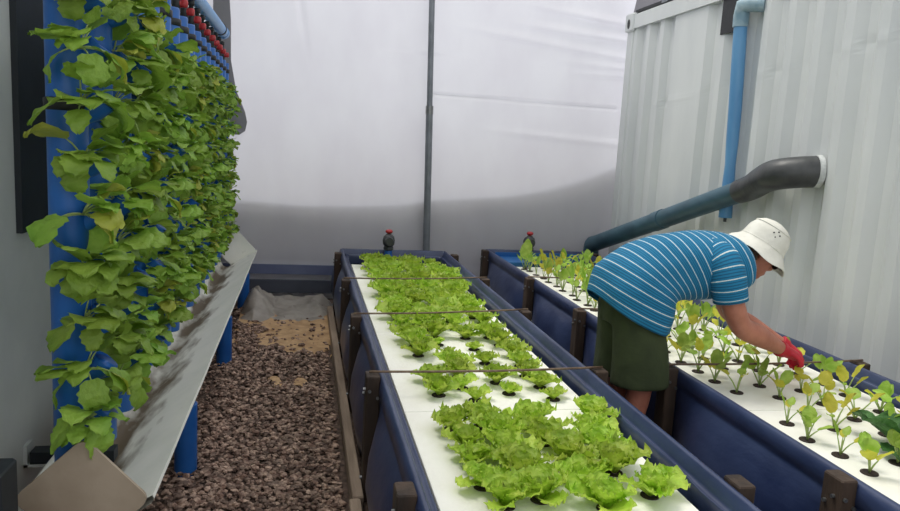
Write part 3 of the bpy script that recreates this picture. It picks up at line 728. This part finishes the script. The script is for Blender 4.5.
so = sh.build('shirt', M['shirt'], person, uvs=uvs)
md = so.modifiers.new('s', 'SOLIDIFY'); md.thickness = .004; md.offset = -1
# collar
b = MB(); b.tube([W_(738, 255), W_(742, 256)], [(.075, .07), (.07, .066)], 20, caps=False); 

# body: one continuous skin surface
def remesh(o, v, sm=6):
    m = o.modifiers.new('r', 'REMESH'); m.mode = 'VOXEL'; m.voxel_size = v; m.use_smooth_shade = True
    m2 = o.modifiers.new('s', 'SMOOTH'); m2.iterations = sm; m2.factor = .5
bd = MB()
HU = Vector((.53, 0, .85)).normalized(); HF = Vector((.85, 0, -.53)).normalized(); HS = Vector((0, 1, 0))
yaw = Matrix.Rotation(-.12, 3, 'Z'); HU = yaw @ HU; HF = yaw @ HF; HS = yaw @ HS
HR = Matrix((HF, HS, HU)).transposed()
hc = W_(757, 252)   # head centre (just under the brim line)
def hp(f, s, u): return hc + HF * f + HS * s + HU * u
bd.ball(hp(-.005, 0, .03), (.098, .078, .105), 24, HR)
bd.ball(hp(.03, 0, -.045), (.062, .058, .07), 20, HR)
bd.ball(hp(.058, 0, -.095), (.028, .03, .022), 14, HR)           # chin
bd.tube([hp(.088, 0, .01), hp(.108, 0, -.03), hp(.098, 0, -.04)], [.010, .015, .010], 10)   # nose
for s in (-1, 1):
    bd.ball(hp(.055, s * .035, -.022), (.03, .025, .025), 12, HR)   # cheek
    bd.ball(hp(-.005, s * .08, -.01), (.02, .009, .032), 12, HR)    # ear
    bd.tube([hp(.082, s * .012, .02), hp(.078, s * .05, .018)], [.012, .01], 8)   # brow
bd.ball(hp(.087, 0, -.064), (.012, .026, .008), 12, HR)          # lips
bd.ball(hp(.085, 0, -.076), (.012, .022, .007), 12, HR)
bd.tube([hp(-.03, 0, -.06), W_(738, 262), W_(724, 262)], [.056, .06, .085], 16)
# trunk inside the shirt
bd.tube([W_(726, 262), W_(700, 268), W_(675, 272), W_(650, 280), W_(636, 296)], [(.08, .12), (.1, .15), (.1, .13), (.1, .13), (.12, .14)], 20, up=(0, 0, 1))
# near arm
def limb(pts, rad): 
    P = spline(pts, 5); Rr = [v.x for v in spline([Vector((r, 0, 0)) for r in rad], 5)]; bd.tube(P, Rr, 18)
elN, wrN = W_(741, 326, 0, NA), W_(783, 350, 0, 3.12)
elF, wrF = W_(729, 312, 0, FA + .02), W_(785, 346, 0, 3.27)
limb([W_(712, 255, 0, NA + .12), W_(726, 275, 0, NA), W_(732, 302, 0, NA - .02), elN, elN.lerp(wrN, .35), elN.lerp(wrN, .8), wrN], [.06, .06, .055, .05, .053, .037, .032])
limb([W_(722, 255, 0, FA - .12), W_(727, 275, 0, FA), W_(725, 297, 0, FA + .01), elF, elF.lerp(wrF, .35), elF.lerp(wrF, .8), wrF], [.058, .056, .052, .047, .05, .036, .031])
# palms hidden in the gloves
hN, hF = W_(797, 357, 0, 3.14), W_(796, 354, 0, 3.25)
bd.tube([wrN, hN], [.03, .024], 12); bd.tube([wrF, hF], [.03, .024], 12)
# legs
for s, ph in ((-1, 0), (1, .03)):
    yl = s * .105
    limb([(.03, yl * .8, .88), (.03, yl, .74), (.045, yl, .47), (.02, yl, .33), (.0 - ph, yl, .22), (-.01 - ph, yl, .085)], [.1, .088, .06, .056, .05, .038])
    bd.tube([(-.05 - ph, yl, .05), (.02 - ph, yl, .05), (.13 - ph, yl, .035)], [.035, .04, .03], 14)
bo = bd.build('body', M['skin'], person); remesh(bo, .0075, 5)
bo['label'] = 'bare arms, lower legs and face'
# shorts
b = MB()
b.tube([(-.0, 0, .98), (.0, 0, .9), (.01, 0, .78)], [(.165, .12), (.17, .13), (.17, .135)], 28, up=(0, 1, 0))
for s in (-1, 1):
    P = spline([(.0, s * .075, .86), (.02, s * .085, .74), (.038, s * .098, .62), (.045, s * .105, .49)], 6)
    b.tube(P, [.115 + .022 * (k / len(P)) for k in range(len(P))], 26)
b.v = [tuple(Vector(v) + Vector((1, 0, 0)) * .012 * nz(v[0] * 7, v[1] * 12, v[2] * 3) + Vector((0, 1, 0)) * .012 * nz(v[0] * 9, v[1] * 7, v[2] * 3 + 4)) for v in b.v]
o = b.build('shorts', M['shorts'], person); remesh(o, .011, 3)
# shoes
for s, ph in ((-1, 0), (1, .03)):
    b = MB(); yl = s * .105
    b.tube([(-.075 - ph, yl, .05), (-.05 - ph, yl, .05), (.02 - ph, yl, .052), (.1 - ph, yl, .042), (.17 - ph, yl, .036), (.19 - ph, yl, .03)], [(.03, .025), (.05, .036), (.05, .042), (.04, .046), (.032, .04), (.014, .02)], 18, up=(0, 0, 1))
    b.v = [(v[0], v[1], max(v[2], .002)) for v in b.v]
    b.build('shoe', M['shoe'], person)
# hat: crown and drooping brim
ho = hp(.0, 0, .035)
b = MB()
prof = [(.0, .132), (.03, .130), (.06, .121), (.084, .102), (.1, .066), (.107, .02), (.109, .006), (.120, -.008), (.140, -.034), (.153, -.056), (.155, -.059), (.151, -.059), (.136, -.038), (.117, -.012), (.103, .002), (.098, .04), (.08, .09), (.0, .124)]
b.lathe(prof, (0, 0, 0), n=44)
b.v = [tuple(ho + HR @ (Vector((v[0] * 1.08, v[1] * .95, v[2])) * (1 + .02 * nz(v[0] * 18, v[1] * 18, v[2] * 18)) + Vector((0, 0, .007 * sin(math.atan2(v[1], v[0]) * 5)) if v[2] < -.02 else (0, 0, 0)))) for v in b.v]
hat = b.build('hat', M['hat'], person)
hat['label'] = 'off-white bucket hat'
b = MB(); 
b.lathe([(.108, .006), (.111, .01), (.1075, .014)], n=44); b.lathe([(.089, .093), (.09, .098), (.083, .1)], n=44)
b.v = [tuple(ho + HR @ Vector((v[0] * 1.08, v[1] * .95, v[2]))) for v in b.v]; b.build('seam', M['hat'], hat)
for (a, z) in ((-1.9, .07), (-1.75, .055), (-1.6, .072), (-1.72, .085)):
    r_ = .099 if z < .08 else .092
    p = ho + HR @ Vector((r_ * 1.08 * cos(a), r_ * .95 * sin(a), z)); nn = HR @ Vector((cos(a), sin(a), 0))
    b = MB(); b.tube([p - nn * .004, p + nn * .003], .0035, 8); b.build('eyelet', M['black'], hat)
# hair at nape
b = MB(); b.ball(hp(-.022, 0, .03), (.094, .084, .1), 24, HR); o = b.build('hair', M['hair'], person)
# eyes
for s in (-1, 1):
    b = MB(); b.ball(hp(.082, s * .03, -.002), .012, 12); b.build('eye', M['foam'], person)
# glasses
b = MB()
for s in (-1, 1):
    cc_ = hp(.104, s * .034, -.004); b.tube([cc_ + HS * (.026 * cos(a)) + HU * (.019 * sin(a)) for a in [2 * PI * k / 20 for k in range(21)]], .0025, 6, caps=False)
    b.tube([hp(.104, s * .06, .002), hp(.06, s * .082, .002), hp(-.01, s * .088, -.002)], .0025, 6)
    b.ball(cc_, (.0015, .025, .018), 16, HR)
b.tube([hp(.104, -.009, 0), hp(.108, 0, .003), hp(.104, .009, 0)], .0022, 6)
b.build('glasses', M['black'], person)
# gloves: palm + five separate fingers, curled onto the plant they tend
def glove(wr, hd, side, tgt, nm):
    b = MB(); d = (hd - wr).normalized(); s_ = Vector((0, 0, 1)).cross(d).normalized() * side; n_ = d.cross(s_).normalized()
    if n_.z > 0: n_ = -n_           # palm faces down
    pc = wr + d * .06
    b.tube([wr - d * .03, wr - d * .012, wr + d * .01], [.042, .039, .036], 16)
    b.tube([wr, wr + d * .035, wr + d * .075, wr + d * .09], [(.034, .03), (.044, .029), (.047, .026), (.042, .02)], 16, up=s_)
    for k, (o_, l, spread) in enumerate(((-.03, .066, -.1), (-.011, .077, -.03), (.009, .072, .04), (.028, .058, .12))):
        p = pc + s_ * -o_ + d * .024; path = [p - d * .02, p]; dd = (d - s_ * spread).normalized(); e = .55
        for q in range(3):
            v = dd * cos(e) + n_ * sin(e); p = p + v * (l * (.42, .32, .26)[q]); path.append(p); e += .75
        P = spline(path, 3); b.tube(P, [.0135 - .003 * (i / len(P)) for i in range(len(P))], 10); b.ball(P[-1], .011, 8)
    p = pc + s_ * .026 - d * .035; path = [p]
    for q, (a, f) in enumerate(((.9, .1), (.55, .5), (.2, .8))):
        v = (d * (1 - a * .5) + s_ * a * .7 + n_ * f).normalized(); p = p + v * (.032, .028, .022)[q]; path.append(p)
    P = spline(path, 3); b.tube(P, [.016 - .004 * (i / len(P)) for i in range(len(P))], 10); b.ball(P[-1], .012, 8)
    o = b.build('glove', M['glove'], person); remesh(o, .0042, 2); o['label'] = nm
glove(wrN, hN, -1, None, 'red glove on the nearer hand'); glove(wrF, hF, 1, None, 'red glove on the farther hand')

# ================================================================ LIGHT + CAMERA
w = bpy.data.worlds.new('World'); bpy.context.scene.world = w; w.use_nodes = True
bg = w.node_tree.nodes['Background']; bg.inputs[0].default_value = (.95, .97, 1.0, 1); bg.inputs[1].default_value = 1.2
sd = bpy.data.lights.new('sun', 'SUN'); sd.energy = 1.9; sd.angle = math.radians(25); sd.color = (1, .96, .88)
so_ = bpy.data.objects.new('sun', sd); C.objects.link(so_)
so_.rotation_euler = Vector((.34, -.26, -1)).to_track_quat('-Z', 'Y').to_euler()
cd = bpy.data.cameras.new('camera'); cam = bpy.data.objects.new('camera', cd); C.objects.link(cam)
cd.sensor_width = 36; cd.lens = F / 900 * 36; cd.clip_start = .05
R3 = Matrix((AX, AY, AZ)).to_4x4()
cam.matrix_world = Matrix.Translation(EYE) @ R3
sc = bpy.context.scene; sc.camera = cam
sc.view_settings.view_transform = 'Standard'; sc.view_settings.look = 'None'; sc.view_settings.gamma = 1; sc.view_settings.use_curve_mapping = False
sc.view_settings.exposure = 0.0
